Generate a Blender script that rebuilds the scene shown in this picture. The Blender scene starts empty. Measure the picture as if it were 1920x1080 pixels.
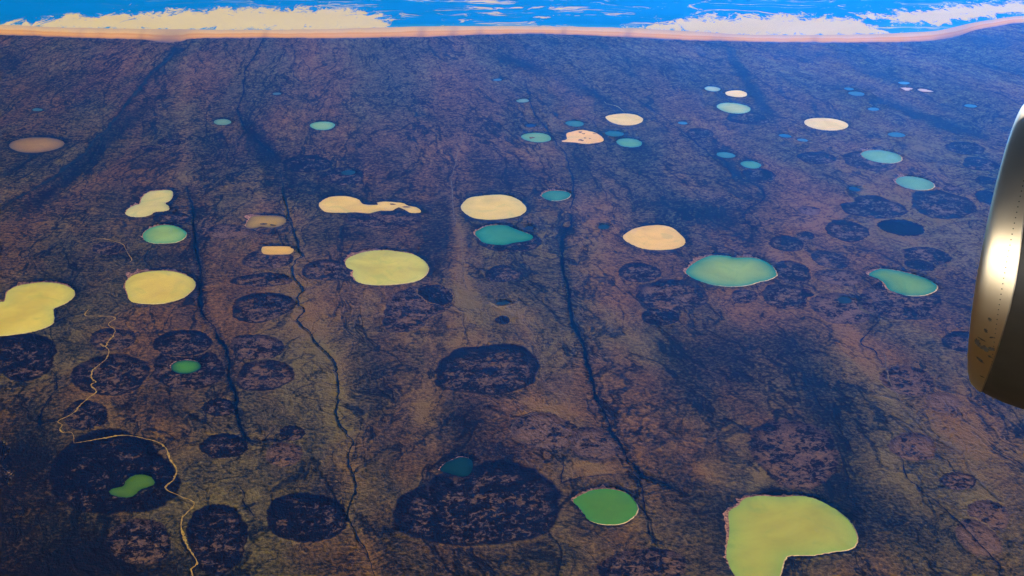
import bpy, bmesh, math, random
import numpy as np
from mathutils import Vector, Matrix
from mathutils.geometry import delaunay_2d_cdt
R = math.radians
random.seed(7)
S = bpy.context.scene
COL = S.collection

# ------------------------------------------------------------------ camera, sky, sun, exposure
H = 3000.0                      # flying height, metres
PITCH = 25.0
FPX = 2800.0                    # focal length in photo pixels (1920 wide)
cam = bpy.data.cameras.new('camera'); cam_o = bpy.data.objects.new('camera', cam); COL.objects.link(cam_o)
cam.sensor_width = 36.0; cam.lens = 36.0 * FPX / 1920.0
cam.clip_start = 0.2; cam.clip_end = 150000.0
cam_o.location = (0, 0, H); cam_o.rotation_euler = (R(90 - PITCH), 0, 0)
S.camera = cam_o

SUN_EL, SUN_AZ = 8.5, 16.0    # azimuth clockwise from +Y: the sun stands over the sea ahead
W = bpy.data.worlds.new('World'); S.world = W; W.use_nodes = True
nt = W.node_tree; bg = nt.nodes['Background']
sky = nt.nodes.new('ShaderNodeTexSky'); sky.sky_type = 'NISHITA'; sky.sun_disc = False
sky.sun_elevation = R(SUN_EL); sky.sun_rotation = R(SUN_AZ); sky.altitude = 11000; sky.air_density = .45; sky.dust_density = .1
nt.links.new(sky.outputs[0], bg.inputs['Color']); bg.inputs['Strength'].default_value = 0.05
sl = bpy.data.lights.new('sun', 'SUN'); sl.energy = 5.0; sl.angle = R(0.5); sl.color = (1.0, 0.96, 0.92)
so = bpy.data.objects.new('sun', sl); COL.objects.link(so)
sd = Vector((math.sin(R(SUN_AZ)) * math.cos(R(SUN_EL)), math.cos(R(SUN_AZ)) * math.cos(R(SUN_EL)), math.sin(R(SUN_EL))))
so.rotation_euler = (-sd).to_track_quat('-Z', 'Y').to_euler(); so.location = (0, 0, H + 500)
S.view_settings.view_transform = 'Standard'; S.view_settings.look = 'None'
S.view_settings.exposure = 2.3; S.view_settings.gamma = 1.0
S.render.engine = 'CYCLES'
S.cycles.use_denoising = True; S.cycles.denoiser = 'OPENIMAGEDENOISE'; S.cycles.denoising_prefilter = 'ACCURATE'; S.cycles.denoising_input_passes = 'RGB_ALBEDO_NORMAL'
S.cycles.max_bounces = 6; S.cycles.volume_bounces = 0; S.cycles.sample_clamp_direct = 6.0; S.cycles.sample_clamp_indirect = 2.0; S.cycles.transparent_max_bounces = 8

HAZE_COL = (0.015, 0.22, 1.0); HAZE_DENS = 7.2e-6; HAZE_G = .85

# ------------------------------------------------------------------ helpers
sp, cp = math.sin(R(PITCH)), math.cos(R(PITCH))
def G(px, py, z=0.0):
    """the ground point seen at a photo pixel"""
    u = (np.asarray(px, float) - 960) / FPX; v = (540 - np.asarray(py, float)) / FPX
    dy = cp + v * sp; dz = -sp + v * cp
    k = (z - H) / dz
    return np.stack([u * k, dy * k], -1)
def mpp(x, y):                  # metres per photo pixel across, at a ground point
    return (y * cp + H * sp) / FPX
def crom(pts, n=6, closed=True):
    p = np.asarray(pts, float); m = len(p); out = []
    for i in range(m if closed else m - 1):
        g = (lambda j: p[j % m]) if closed else (lambda j: p[min(max(j, 0), m - 1)])
        a, b, c, d = g(i - 1), g(i), g(i + 1), g(i + 2)
        for k in range(n):
            t = k / n
            out.append(0.5 * (2 * b + (c - a) * t + (2 * a - 5 * b + 4 * c - d) * t * t + (3 * b - a - 3 * c + d) * t ** 3))
    if not closed: out.append(p[-1])
    return np.array(out)
def ell(cx, cy, rx, ry, rot=0.0, seed=None, wob=0.05, n=18):
    rg = np.random.RandomState(int(cx * 7 + cy * 13) if seed is None else seed)
    a = np.linspace(0, 2 * np.pi, n, endpoint=False)
    r = 1 + wob * rg.uniform(-1, 1) * np.cos(2 * a + rg.uniform(0, 6)) + wob * rg.uniform(-1, 1) * np.cos(3 * a + rg.uniform(0, 6)) + wob * .5 * rg.uniform(-1, 1, n)
    x, y = rx * r * np.cos(a), ry * r * np.sin(a); c, s = math.cos(R(rot)), math.sin(R(rot))
    return np.stack([cx + c * x - s * y, cy + s * x + c * y], -1)
def outline(pts, jag=0.0, n=6, seed=1):
    q = crom(pts, n); w = G(q[:, 0], q[:, 1])
    if jag:
        rg = np.random.RandomState(seed); k = len(w)
        d = np.roll(w, -1, 0) - np.roll(w, 1, 0); nrm = np.stack([d[:, 1], -d[:, 0]], -1); nrm /= np.linalg.norm(nrm, axis=1)[:, None] + 1e-9
        w = w + nrm * rg.normal(0, jag, k)[:, None]
    return w
def seg_dist(P, poly, closed=True):
    d = np.full(len(P), 1e9); n = len(poly)
    for i in range(n if closed else n - 1):
        a = poly[i]; b = poly[(i + 1) % n]; ab = b - a
        t = np.clip(((P - a) @ ab) / (ab @ ab + 1e-9), 0, 1)
        d = np.minimum(d, np.hypot(*(P - a - t[:, None] * ab).T))
    return d
def inside(P, poly):
    x, y = P[:, 0], P[:, 1]; r = np.zeros(len(P), bool); n = len(poly)
    for i in range(n):
        (x0, y0), (x1, y1) = poly[i], poly[(i + 1) % n]
        c = ((y0 > y) != (y1 > y)); xi = x0 + (y - y0) * (x1 - x0) / ((y1 - y0) if y1 != y0 else 1e-9)
        r ^= c & (x < xi)
    return r
def sstep(a, b, x):
    t = np.clip((x - a) / (b - a), 0, 1); return t * t * (3 - 2 * t)
def mesh_obj(name, verts, faces, mat, parent=None, smooth=True, attrs=None, loc=None):
    me = bpy.data.meshes.new(name); verts = np.asarray(verts, float)
    if loc is not None: verts = verts - np.asarray(loc, float)
    if isinstance(faces, np.ndarray):
        nf, k = faces.shape
        me.vertices.add(len(verts)); me.vertices.foreach_set('co', verts.astype(np.float32).ravel())
        me.loops.add(nf * k); me.loops.foreach_set('vertex_index', faces.astype(np.int32).ravel())
        me.polygons.add(nf); me.polygons.foreach_set('loop_start', np.arange(0, nf * k, k, dtype=np.int32))
        me.polygons.foreach_set('loop_total', np.full(nf, k, np.int32)); me.update(calc_edges=True)
    else:
        me.from_pydata([tuple(v) for v in verts], [], faces); me.update()
    if smooth: me.polygons.foreach_set('use_smooth', np.ones(len(me.polygons), bool))
    for an, val in (attrs or {}).items():
        val = np.asarray(val, np.float32)
        if val.ndim == 1:
            at = me.attributes.new(an, 'FLOAT', 'POINT'); at.data.foreach_set('value', val)
        else:
            at = me.attributes.new(an, 'FLOAT_COLOR', 'POINT'); at.data.foreach_set('color', np.hstack([val, np.ones((len(val), 1), np.float32)]).ravel())
    me.materials.append(mat)
    o = bpy.data.objects.new(name, me); COL.objects.link(o)
    if parent is not None: o.parent = parent
    elif loc is not None: o.location = loc
    return o
def tag(o, label=None, cat=None, group=None, kind=None):
    for k, v in (('label', label), ('category', cat), ('group', group), ('kind', kind)):
        if v: o[k] = v
    return o
def empty(name, loc):
    o = bpy.data.objects.new(name, None); COL.objects.link(o); o.location = loc; o.empty_display_size = 5; return o

# ------------------------------------------------------------------ node helper
class NT:
    def __init__(s, name):
        s.m = bpy.data.materials.new(name); s.m.use_nodes = True; s.t = s.m.node_tree; s.t.nodes.clear()
        s.out = s.t.nodes.new('ShaderNodeOutputMaterial')
    def n(s, typ, **kw):
        x = s.t.nodes.new(typ)
        for k, v in kw.items(): setattr(x, k, v)
        return x
    def put(s, sock, v):
        if isinstance(v, bpy.types.NodeSocket): s.t.links.new(v, sock)
        elif v is not None:
            if sock.type == 'RGBA' and len(v) == 3: v = (*v, 1)
            sock.default_value = v
    def math(s, op, a, b=None, c=None, clamp=False):
        x = s.n('ShaderNodeMath', operation=op); x.use_clamp = clamp
        for i, v in enumerate((a, b, c)):
            if v is not None: s.put(x.inputs[i], v)
        return x.outputs[0]
    def vmath(s, op, a, b=None):
        x = s.n('ShaderNodeVectorMath', operation=op); s.put(x.inputs[0], a)
        if b is not None: s.put(x.inputs[1], b)
        return x.outputs[0] if op not in ('LENGTH', 'DOT_PRODUCT', 'DISTANCE') else x.outputs['Value']
    def mix(s, f, a, b):
        x = s.n('ShaderNodeMix', data_type='RGBA'); s.put(x.inputs[0], f); s.put(x.inputs[6], a); s.put(x.inputs[7], b); return x.outputs[2]
    def noise(s, vec, scale, detail=4, rough=.55, dist=0.0, col=False):
        x = s.n('ShaderNodeTexNoise'); s.put(x.inputs['Vector'], vec); x.inputs['Scale'].default_value = scale
        x.inputs['Detail'].default_value = detail; x.inputs['Roughness'].default_value = rough; x.inputs['Distortion'].default_value = dist
        return x.outputs['Color' if col else 'Fac']
    def ss(s, a, b, x):
        m = s.n('ShaderNodeMapRange', interpolation_type='SMOOTHSTEP'); s.put(m.inputs[0], x); m.inputs[1].default_value = a; m.inputs[2].default_value = b; return m.outputs[0]
    def attr(s, name, col=False):
        a = s.n('ShaderNodeAttribute', attribute_name=name); return a.outputs['Color' if col else 'Fac']
    def xyz(s, x, y, z=0.0):
        c = s.n('ShaderNodeCombineXYZ'); s.put(c.inputs[0], x); s.put(c.inputs[1], y); s.put(c.inputs[2], z); return c.outputs[0]
    def sep(s, v):
        c = s.n('ShaderNodeSeparateXYZ'); s.put(c.inputs[0], v); return c.outputs
    def pos(s): return s.n('ShaderNodeNewGeometry').outputs['Position']
    def bsdf(s, color, rough=.9, spec=.2, metal=0.0, normal=None, **kw):
        b = s.n('ShaderNodeBsdfPrincipled'); s.put(b.inputs['Base Color'], color); s.put(b.inputs['Roughness'], rough)
        s.put(b.inputs['Specular IOR Level'], spec); s.put(b.inputs['Metallic'], metal)
        for k, v in kw.items(): s.put(b.inputs[k], v)
        if normal is not None: s.put(b.inputs['Normal'], normal)
        s.t.links.new(b.outputs[0], s.out.inputs[0]); return s.m
    def bump(s, h, strength, dist):
        b = s.n('ShaderNodeBump'); b.inputs['Strength'].default_value = strength; b.inputs['Distance'].default_value = dist; s.put(b.inputs['Height'], h); return b.outputs[0]

APEX = G(620, -220)             # the plain drains like a fan: the streaks run through this far point
def terrain_material():
    t = NT('terrain'); p = t.pos()
    d = t.vmath('SUBTRACT', p, (float(APEX[0]), float(APEX[1]), 0.0)); x, y, z = t.sep(d)
    ang = t.math('ARCTAN2', x, t.math('MULTIPLY', y, -1.0)); rad = t.vmath('LENGTH', t.xyz(x, y))
    wob = t.math('MULTIPLY', t.math('SUBTRACT', t.noise(p, 1 / 700, 3), .5), 260.0)
    s = t.math('ADD', t.math('MULTIPLY', ang, 9500.0), wob)
    fl = t.xyz(s, t.math('MULTIPLY', rad, .30)); fl2 = t.xyz(s, t.math('MULTIPLY', rad, .55)); fl3 = t.xyz(s, t.math('MULTIPLY', rad, .12))
    n1 = t.noise(fl, 1 / 330, 5, .6, .4)
    n2 = t.noise(fl2, 1 / 70, 5, .62, .8)
    n3 = t.noise(p, 1 / 17, 3, .7)
    n4 = t.noise(fl3, 1 / 28, 3, .6)
    big = t.noise(p, 1 / 900, 3, .5)
    n5 = t.noise(fl2, 1 / 26, 4, .7, 1.6)
    def ridge(v, w): return t.math('SUBTRACT', 1.0, t.ss(0.0, w, t.math('ABSOLUTE', t.math('SUBTRACT', v, .5))))
    rv = ridge(t.noise(fl2, 1 / 130, 4, .6, .9), .035)
    rw = ridge(t.noise(fl, 1 / 420, 5, .6, .6), .018)
    rip = ridge(t.noise(t.xyz(t.math('MULTIPLY', s, .55), t.math('MULTIPLY', rad, 1.1)), 1 / 75, 3, .6, 1.2), .06)
    # crackle: veins of dark heath between lighter tussock
    vor = t.n('ShaderNodeTexVoronoi', feature='DISTANCE_TO_EDGE'); warp = t.vmath('ADD', fl2, t.vmath('MULTIPLY', t.noise(fl2, 1 / 45, 3, col=True), (130., 130., 0.)))
    t.put(vor.inputs['Vector'], warp); vor.inputs['Scale'].default_value = 1 / 75
    vein = t.math('SUBTRACT', 1.0, t.ss(0.0, .16, vor.outputs['Distance']))
    dark = t.attr('dark'); tan = t.attr('tan'); bas = t.attr('basin'); rim = t.attr('rim'); spk = t.attr('speck'); rg = t.attr('ring')
    def c(v, k): return t.math('MULTIPLY', t.math('SUBTRACT', v, .5), k)
    add = lambda a, b: t.math('ADD', a, b)
    f = add(add(c(n1, .75), c(n2, .8)), add(c(n3, 1.9), add(c(n4, .35), add(c(big, .6), c(n5, .8)))))
    f = add(f, .69)
    f = t.math('SUBTRACT', f, t.math('MULTIPLY', vein, t.math('MULTIPLY', t.ss(.45, .62, big), .3)))
    dk = t.math('MULTIPLY', dark, add(.50, c(n2, 1.0)))
    f = t.math('SUBTRACT', add(f, t.math('MULTIPLY', tan, .72)), dk)
    f = add(f, t.math('MULTIPLY', rg, .35))
    f = t.math('SUBTRACT', f, t.math('MULTIPLY', rv, t.math('MULTIPLY', t.ss(.38, .56, n1), .34)))
    f = t.math('SUBTRACT', f, t.math('MULTIPLY', rw, .42))
    f = t.math('SUBTRACT', f, t.math('MULTIPLY', rip, t.math('MULTIPLY', t.math('MULTIPLY', t.ss(.62, .46, big), t.ss(5600.0, 7600.0, t.sep(p)[1])), .40)))
    hs, hk = t.attr('along'), t.attr('gully')            # side gullies feeding the larger streams
    gu = t.noise(t.xyz(t.math('DIVIDE', hs, 11.0), t.math('MULTIPLY', n2, 1.6)), 1.0, 3, .6)
    f = t.math('SUBTRACT', f, t.math('MULTIPLY', hk, c(gu, 1.5)))
    cr = t.n('ShaderNodeValToRGB'); t.put(cr.inputs[0], f); e = cr.color_ramp.elements
    e[0].position = .05; e[0].color = (.0055, .0042, .0018, 1); e[1].position = 1.0; e[1].color = (.130, .071, .022, 1)
    for pz, cl in ((.30, (.0135, .010, .0045)), (.47, (.035, .0215, .0078)), (.70, (.070, .040, .0130))):
        q = e.new(pz); q.color = (*cl, 1)
    hue = t.ss(.38, .62, t.noise(fl, 1 / 600, 4, .6)); ground = t.vmath('MULTIPLY', cr.outputs[0], t.mix(hue, (.86, 1.07, .80), (1.16, .97, .60)))
    # dry lake beds: near-black peat with crumbs of pinkish turf
    m1 = t.noise(p, 1 / 22, 4, .74, .8); m2 = t.noise(p, 1 / 75, 3, .6)
    lv = add(add(c(m1, 3.4), c(m2, 2.3)), add(t.math('MULTIPLY', spk, 1.0), -.02))
    cr2 = t.n('ShaderNodeValToRGB'); t.put(cr2.inputs[0], lv); e = cr2.color_ramp.elements
    e[0].position = .18; e[0].color = (.0045, .0032, .0020, 1); e[1].position = .95; e[1].color = (.11, .058, .028, 1)
    q = e.new(.42); q.color = (.0075, .0055, .004, 1); q = e.new(.60); q.color = (.056, .032, .017, 1)
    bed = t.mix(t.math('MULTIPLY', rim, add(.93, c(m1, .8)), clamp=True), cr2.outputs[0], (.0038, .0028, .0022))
    edge = t.ss(.32, .68, add(bas, t.math('MULTIPLY', t.attr('ragged'), add(c(n3, .6), c(t.noise(p, 1 / 60, 3, .6), 1.15)))))
    colr = t.mix(edge, ground, bed)
    hgt = add(t.math('MULTIPLY', f, 6.0), add(t.math('MULTIPLY', n1, 34.0), t.math('MULTIPLY', n2, 10.0)))
    return t.bsdf(colr, 1.0, .0, normal=t.bump(hgt, .35, 1.0))
M_TERR = terrain_material()

def water_material():
    t = NT('lake_water'); p = t.pos(); tint = t.attr('tint', True)
    w = t.noise(p, 1 / 260, 4, .55, 1.2); f = t.noise(p, 1 / 40, 4, .6, .6)
    k = t.math('ADD', .62, t.math('ADD', t.math('MULTIPLY', w, .70), t.math('MULTIPLY', f, .08)))
    colr = t.vmath('MULTIPLY', tint, t.xyz(k, k, k))
    mott = t.ss(.52, .75, t.noise(p, 1 / 150, 3, .5, 2.0))
    colr = t.mix(t.math('MULTIPLY', mott, .65), colr, t.vmath('MULTIPLY', tint, (.72, .9, 1.0)))
    return t.bsdf(colr, .9, .0)
M_WATER = water_material()
def mud_material(name, c1, c2, sc, lo=.4, hi=.62):
    t = NT(name); p = t.pos()
    f = t.ss(lo, hi, t.math('ADD', t.math('MULTIPLY', t.noise(p, 1 / sc, 5, .65, .5), .75), t.math('MULTIPLY', t.noise(p, 1 / (sc * .2), 2), .25)))
    return t.bsdf(t.mix(f, c1, c2), 1.0, .0, normal=t.bump(f, .3, 1.5))
M_BANK = mud_material('crumbly_bank', (.10, .045, .030), (.42, .20, .11), 11)
M_SANDY = mud_material('sandy_margin', (.34, .21, .09), (.56, .40, .19), 16)
M_STREAM = mud_material('peat_stream', (.0006, .001, .002), (.003, .005, .006), 25)
M_GREENW = mud_material('green_stream', (.0015, .003, .003), (.006, .011, .008), 25)
M_TRACK = mud_material('pale_silt', (.20, .115, .018), (.38, .23, .045), 16)
M_TANRIV = mud_material('tan_river_bed', (.045, .034, .015), (.13, .085, .036), 24)
M_TEALV = mud_material('marsh', (.002, .006, .010), (.014, .019, .017), 60, .38, .66)

# ------------------------------------------------------------------ the traced plan of lakes (photo pixels -> ground)
CREAM = ((.72, .50, .19), (.62, .47, .22)); YEL = ((.60, .47, .085), (.50, .46, .11)); OLIVE = ((.42, .40, .07), (.30, .38, .08))
LAKES = [  # name, points, colours (middle, edge), bank?, label
 ('lake', [(0,565),(8,563),(12,548),(20,541),(36,534),(60,530),(84,528),(112,531),(130,537),(140,546),(138,556),(125,567),(110,574),(101,579),(102,598),(98,607),(85,614),(65,620),(40,625),(0,629),(-30,625),(-45,600),(-30,575)], YEL, 1, 'yellow lake with a notched right shore, cut off by the left edge of the picture'),
 ('lake', [(234,533),(243,519),(258,512),(278,508),(300,506),(325,508),(347,514),(362,523),(367,534),(360,545),(345,557),(322,565),(300,569),(275,569),(255,567),(243,562),(238,548)], ((.66,.49,.10),(.54,.47,.11)), 1, 'rounded yellow lake with a flattened left side, straight below the teal-green oval lake'),
 ('lake', [(235,400),(240,391),(252,384),(262,381),(266,370),(277,360),(290,357),(320,356),(324,366),(318,376),(310,380),(316,386),(317,392),(308,395),(290,397),(283,402),(266,406),(245,405)], ((.58,.50,.22),(.46,.46,.22)), 1, 'pale cream peanut-shaped lake pinched in the middle'),
 ('lake', [(267,441),(273,432),(286,425),(305,421),(325,422),(342,429),(350,438),(345,447),(330,454),(308,456),(285,455),(272,450)], ((.27,.42,.14),(.10,.30,.16)), 1, 'teal-green oval lake just below the peanut-shaped cream lake'),
 ('mud_pan', [(460,422),(465,413),(472,405),(493,403),(528,405),(536,411),(534,418),(522,424),(505,426),(490,424),(478,427),(464,426)], ((.36,.23,.05),(.20,.14,.05)), 1, 'murky brown half-dried mud pan above the small bright ochre pool'),
 ('lake', [(491,464),(497,461),(540,461),(545,464),(551,467),(547,473),(538,476),(500,476),(491,472)], ((.66,.40,.085),(.56,.35,.10)), 0, 'small bright ochre bar-shaped pool beside the winding green stream'),
 ('lake', [(598,385),(603,376),(620,368),(650,367),(672,373),(682,382),(708,383),(707,379),(720,377),(740,378),(756,380),(766,385),(782,388),(789,395),(785,398),(770,398),(760,393),(752,389),(746,388),(734,394),(715,394),(700,397),(690,399),(665,397),(640,398),(610,396)], ((.74,.52,.16),(.64,.46,.17)), 0, 'cream-yellow lake trailing a long ragged tail to its right'),
 ('lake', [(864,389),(868,380),(880,370),(905,366),(935,364),(960,368),(978,378),(987,390),(978,402),(955,408),(920,411),(890,408),(872,399)], ((.72,.55,.21),(.60,.50,.22)), 0, 'broad cream oval lake directly above the teal pear-shaped lake'),
 ('lake', [(890,437),(898,429),(912,423),(930,421),(950,422),(965,428),(985,435),(997,440),(999,445),(990,450),(965,454),(945,458),(922,457),(905,453),(898,447)], ((.055,.29,.23),(.02,.20,.18)), 1, 'teal pear-shaped lake with pink crumbled bank, below the broad cream oval lake'),
 ('pond', ell(1043,366,27,10), ((.06,.26,.24),(.02,.18,.20)), 1, 'small bright teal pond right of the broad cream oval lake'),
 ('lake', [(648,488),(660,479),(685,471),(715,468),(745,470),(775,476),(795,488),(804,502),(798,516),(780,527),(750,532),(715,534),(685,532),(668,526),(661,514),(662,506),(650,500)], ((.56,.50,.11),(.47,.47,.13)), 1, 'pale yellow-green lake with a bite out of its left side and pink bank'),
 ('lake', [(1168,445),(1176,435),(1195,426),(1230,421),(1258,425),(1275,438),(1285,450),(1280,460),(1262,466),(1235,468),(1205,465),(1182,456)], ((.78,.50,.16),(.68,.47,.18)), 0, 'warm cream-orange oval lake above left of the large pale teal lake'),
 ('lake', [(1286,508),(1295,497),(1312,486),(1335,478),(1365,479),(1375,482),(1408,482),(1430,487),(1448,498),(1457,512),(1454,519),(1440,525),(1425,528),(1405,534),(1375,537),(1340,534),(1310,525),(1292,516)], ((.27,.42,.15),(.08,.27,.18)), 1, 'large pale teal lake with sandy lower right spit and pink upper bank'),
 ('lake', [(1629,514),(1640,506),(1655,503),(1680,506),(1710,513),(1738,522),(1755,533),(1758,540),(1750,548),(1730,554),(1705,554),(1685,549),(1667,542),(1658,530),(1645,521)], ((.17,.36,.13),(.05,.24,.17)), 1, 'slanting teal lake with pink upper bank, nearest lake to the jet engine'),
 ('lake', [(1135,219),(1150,214),(1170,212),(1190,214),(1205,221),(1203,228),(1190,233),(1170,234),(1150,230)], ((.78,.60,.27),(.72,.58,.29)), 0, 'cream leaf-shaped lake at the foot of a short white trail'),
 ('salt_pan', [(1054,263),(1063,260),(1062,250),(1072,246),(1090,243),(1110,246),(1125,253),(1132,261),(1125,266),(1100,269),(1075,266),(1056,265)], ((.86,.55,.25),(.80,.52,.26)), 0, 'pinkish white salt pan with dark flecks and a tab on its left'),
 ('pond', ell(1078,231,17,5.5,3), ((.07,.30,.34),(.04,.22,.28)), 0, 'small teal pond just above the pinkish white salt pan'),
 ('pond', ell(1152,250,18,5,3), ((.03,.22,.32),(.02,.17,.28)), 0, 'small deep blue-teal pond right of the pinkish white salt pan'),
 ('pond', ell(1180,267,25,8,4), ((.14,.38,.28),(.08,.28,.28)), 0, 'green-teal pond below the small deep blue-teal pond'),
 ('pond', ell(1006,257,27,9,4), ((.20,.40,.25),(.12,.32,.28)), 0, 'pale green pond left of the pinkish white salt pan'),
 ('pond', ell(980,188,12,3.5), ((.24,.40,.32),(.14,.30,.30)), 0, 'tiny pale green pond alone above the group round the white salt pan'),
 ('pond', ell(995,235,10,2.8), ((.0,.03,.12),(.0,.03,.12)), 0, 'tiny dark blue pond above the pale green pond beside the salt pan'),
 ('pond', ell(417,228,17,5.5), ((.22,.42,.26),(.14,.32,.27)), 0, 'small pale green pond on the left plain beside the dark head of a stream'),
 ('lake', ell(605,235,23,8), ((.26,.46,.26),(.13,.34,.28)), 0, 'pale green lake alone in the middle of the left upper plain'),
 ('pond', ell(519,175,8,2.2), ((.06,.16,.2),(.06,.16,.2)), 0, 'faint tiny blue-grey pond above the lone pale green lake'),
 ('pond', ell(70,205,10,2.5), ((.05,.16,.2),(.05,.16,.2)), 0, 'faint tiny blue pond far left above the brown half-dry pan'),
 ('pond', ell(933,149,8,2.2), ((.05,.17,.24),(.05,.17,.24)), 0, 'faint tiny blue pond highest in the middle of the plain'),
 ('pond', ell(1336,166,15,4.5,4), ((.40,.50,.38),(.22,.38,.38)), 0, 'small pale green pond left of the small cream oval lake'),
 ('lake', ell(1381,175,20,6.5,4), ((.82,.66,.36),(.78,.64,.38)), 0, 'small cream oval lake above the pale mint lake'),
 ('lake', ell(1376,202,32,9.5,5,wob=.03), ((.46,.56,.36),(.26,.46,.38)), 0, 'pale mint lake between the small cream lake and a dark dry bed'),
 ('lake', ell(1549,232,41,11.5,5,wob=.02), ((.82,.66,.32),(.76,.64,.36)), 0, 'ivory oval lake ringed by dark ground in the upper right plain'),
 ('lake', ell(1654,293,39,11.5,8,wob=.02), ((.17,.42,.40),(.12,.34,.36)), 1, 'pale turquoise oval lake overlapping a dark dry bed, above the other turquoise lake'),
 ('lake', ell(1716,343,37,12,9,wob=.02), ((.16,.42,.36),(.12,.33,.34)), 1, 'turquoise oval lake with a pale lower margin above a large dark dry bed'),
 ('pond', ell(1361,290,17,5.5,4), ((.07,.28,.29),(.04,.21,.26)), 0, 'small teal pond on the dark stream, upper of two'),
 ('pond', ell(1408,308,20,6.5,6), ((.09,.31,.30),(.05,.22,.26)), 0, 'teal pond touching the top of a small dark dry bed, lower of two'),
 ('pond', ell(1681,252,16,4.5,5), ((.05,.22,.34),(.04,.2,.32)), 0, 'faint teal pond above right of the upper turquoise lake'),
 ('pond', ell(1606,175,15,4,4), ((.08,.24,.34),(.06,.2,.32)), 0, 'grey-blue pond high on the right plain, larger of a touching pair'),
 ('pond', ell(1592,166,9,2.5,4), ((.05,.19,.3),(.05,.19,.3)), 0, 'faint grey-blue pond high on the right plain, smaller of a touching pair'),
 ('pond', ell(1638,204,11,3,4), ((.06,.22,.32),(.05,.2,.3)), 0, 'tiny grey-blue pond below right of the touching pair of ponds'),
 ('pond', ell(1695,155,11,2.6,3), ((.1,.28,.38),(.08,.25,.36)), 0, 'tiny pale blue pond just above two pinkish salt patches'),
 ('pond', ell(1820,198,12,3,4), ((.05,.24,.36),(.04,.2,.34)), 0, 'tiny blue pond in dark ground left of the top of the jet engine'),
 ('salt_pan', ell(1700,166,11,2.6,6,wob=.2), ((.62,.40,.30),(.42,.28,.2)), 0, 'pinkish salt patch under a tiny pale blue pond, left of two'),
 ('salt_pan', ell(1734,169,14,2.8,8,wob=.2), ((.66,.40,.28),(.42,.28,.2)), 0, 'pinkish salt patch with a streaked surface, right of two'),
 ('pond', ell(1472,254,12,3,6), ((.02,.16,.3),(.02,.16,.3)), 0, 'tiny deep blue pond below left of the ivory oval lake'),
 ('pond', ell(1505,262,10,2.6,6), ((.06,.2,.28),(.06,.2,.28)), 0, 'faint tiny grey-blue pond below the ivory oval lake'),
 ('pond', ell(1280,230,9,2.6,4), ((.04,.2,.28),(.04,.2,.28)), 0, 'tiny faint blue pond beside the thin dark stream on the upper plain'),
 ('pond', ell(348,687,28,13,-3), ((.06,.24,.025),(.012,.09,.04)), 1, 'small green oval pond inside a round dark dry bed'),
 ('pond', [(205,920),(212,915),(230,911),(235,903),(245,893),(262,889),(280,892),(289,901),(288,908),(275,913),(262,918),(250,929),(235,932),(220,930),(208,926)], ((.075,.16,.010),(.045,.11,.008)), 0, 'moss green kidney-shaped pond inside the large black dry bed at lower left'),
 ('pond', [(825,878),(835,867),(855,858),(872,856),(885,864),(886,878),(878,890),(862,892),(840,886),(828,882)], ((.006,.035,.045),(.004,.025,.035)), 1, 'dark teal pond on the upper left rim of the big black dry bed'),
 ('lake', [(1075,937),(1088,928),(1105,920),(1125,916),(1150,917),(1175,924),(1190,938),(1197,953),(1190,968),(1172,980),(1150,984),(1125,982),(1105,975),(1095,962),(1085,950)], ((.085,.23,.012),(.06,.22,.03)), 1, 'bright green lake with crumbled orange bank, right of the big black dry bed'),
 ('lake', [(1367,960),(1385,947),(1395,935),(1420,929),(1465,931),(1500,929),(1530,935),(1560,950),(1585,968),(1600,985),(1608,1005),(1605,1022),(1590,1031),(1560,1035),(1520,1041),(1485,1041),(1473,1048),(1468,1062),(1462,1085),(1455,1110),(1410,1115),(1380,1080),(1368,1060),(1362,1040),(1365,1015),(1368,990)], OLIVE, 1, 'large olive-yellow lake with a tail running off the bottom of the picture'),
 ('pond', ell(1132,425,11,4), ((.0,.06,.12),(.0,.05,.12)), 0, 'tiny dark blue pond left above the warm cream-orange oval lake'),
 ('pond', ell(993,427,7,3.5), ((.0,.025,.08),(.0,.025,.08)), 0, 'tiny dark blue pond at the right shoulder of the teal pear-shaped lake'),
 ('pond', ell(1584,562,14,6,5), ((.004,.035,.06),(.004,.03,.05)), 0, 'small dark slate pond left below the slanting teal lake'),
 ('pond', ell(1602,354,11,4,8), ((.0,.06,.17),(.0,.05,.16)), 0, 'tiny deep blue pond left of the lower turquoise lake'),
 ('pond', ell(653,323,13,4.5), ((.0,.05,.1),(.0,.05,.1)), 0, 'small dark blue pond right of the dark dry bed with scalloped rim'),
 ('mud_pan', ell(68,271,52,14.5,-3,wob=.03), ((.29,.165,.055),(.15,.10,.06)), 0, 'brown half-dry oval pan with a pale lower rim at the far left'),
 ('pond', ell(942,568,12,3,-4), ((.004,.03,.035),(.004,.03,.035)), 0, 'tiny dark sliver of water on the tan flats above the large dark dry bed'),
]
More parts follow.
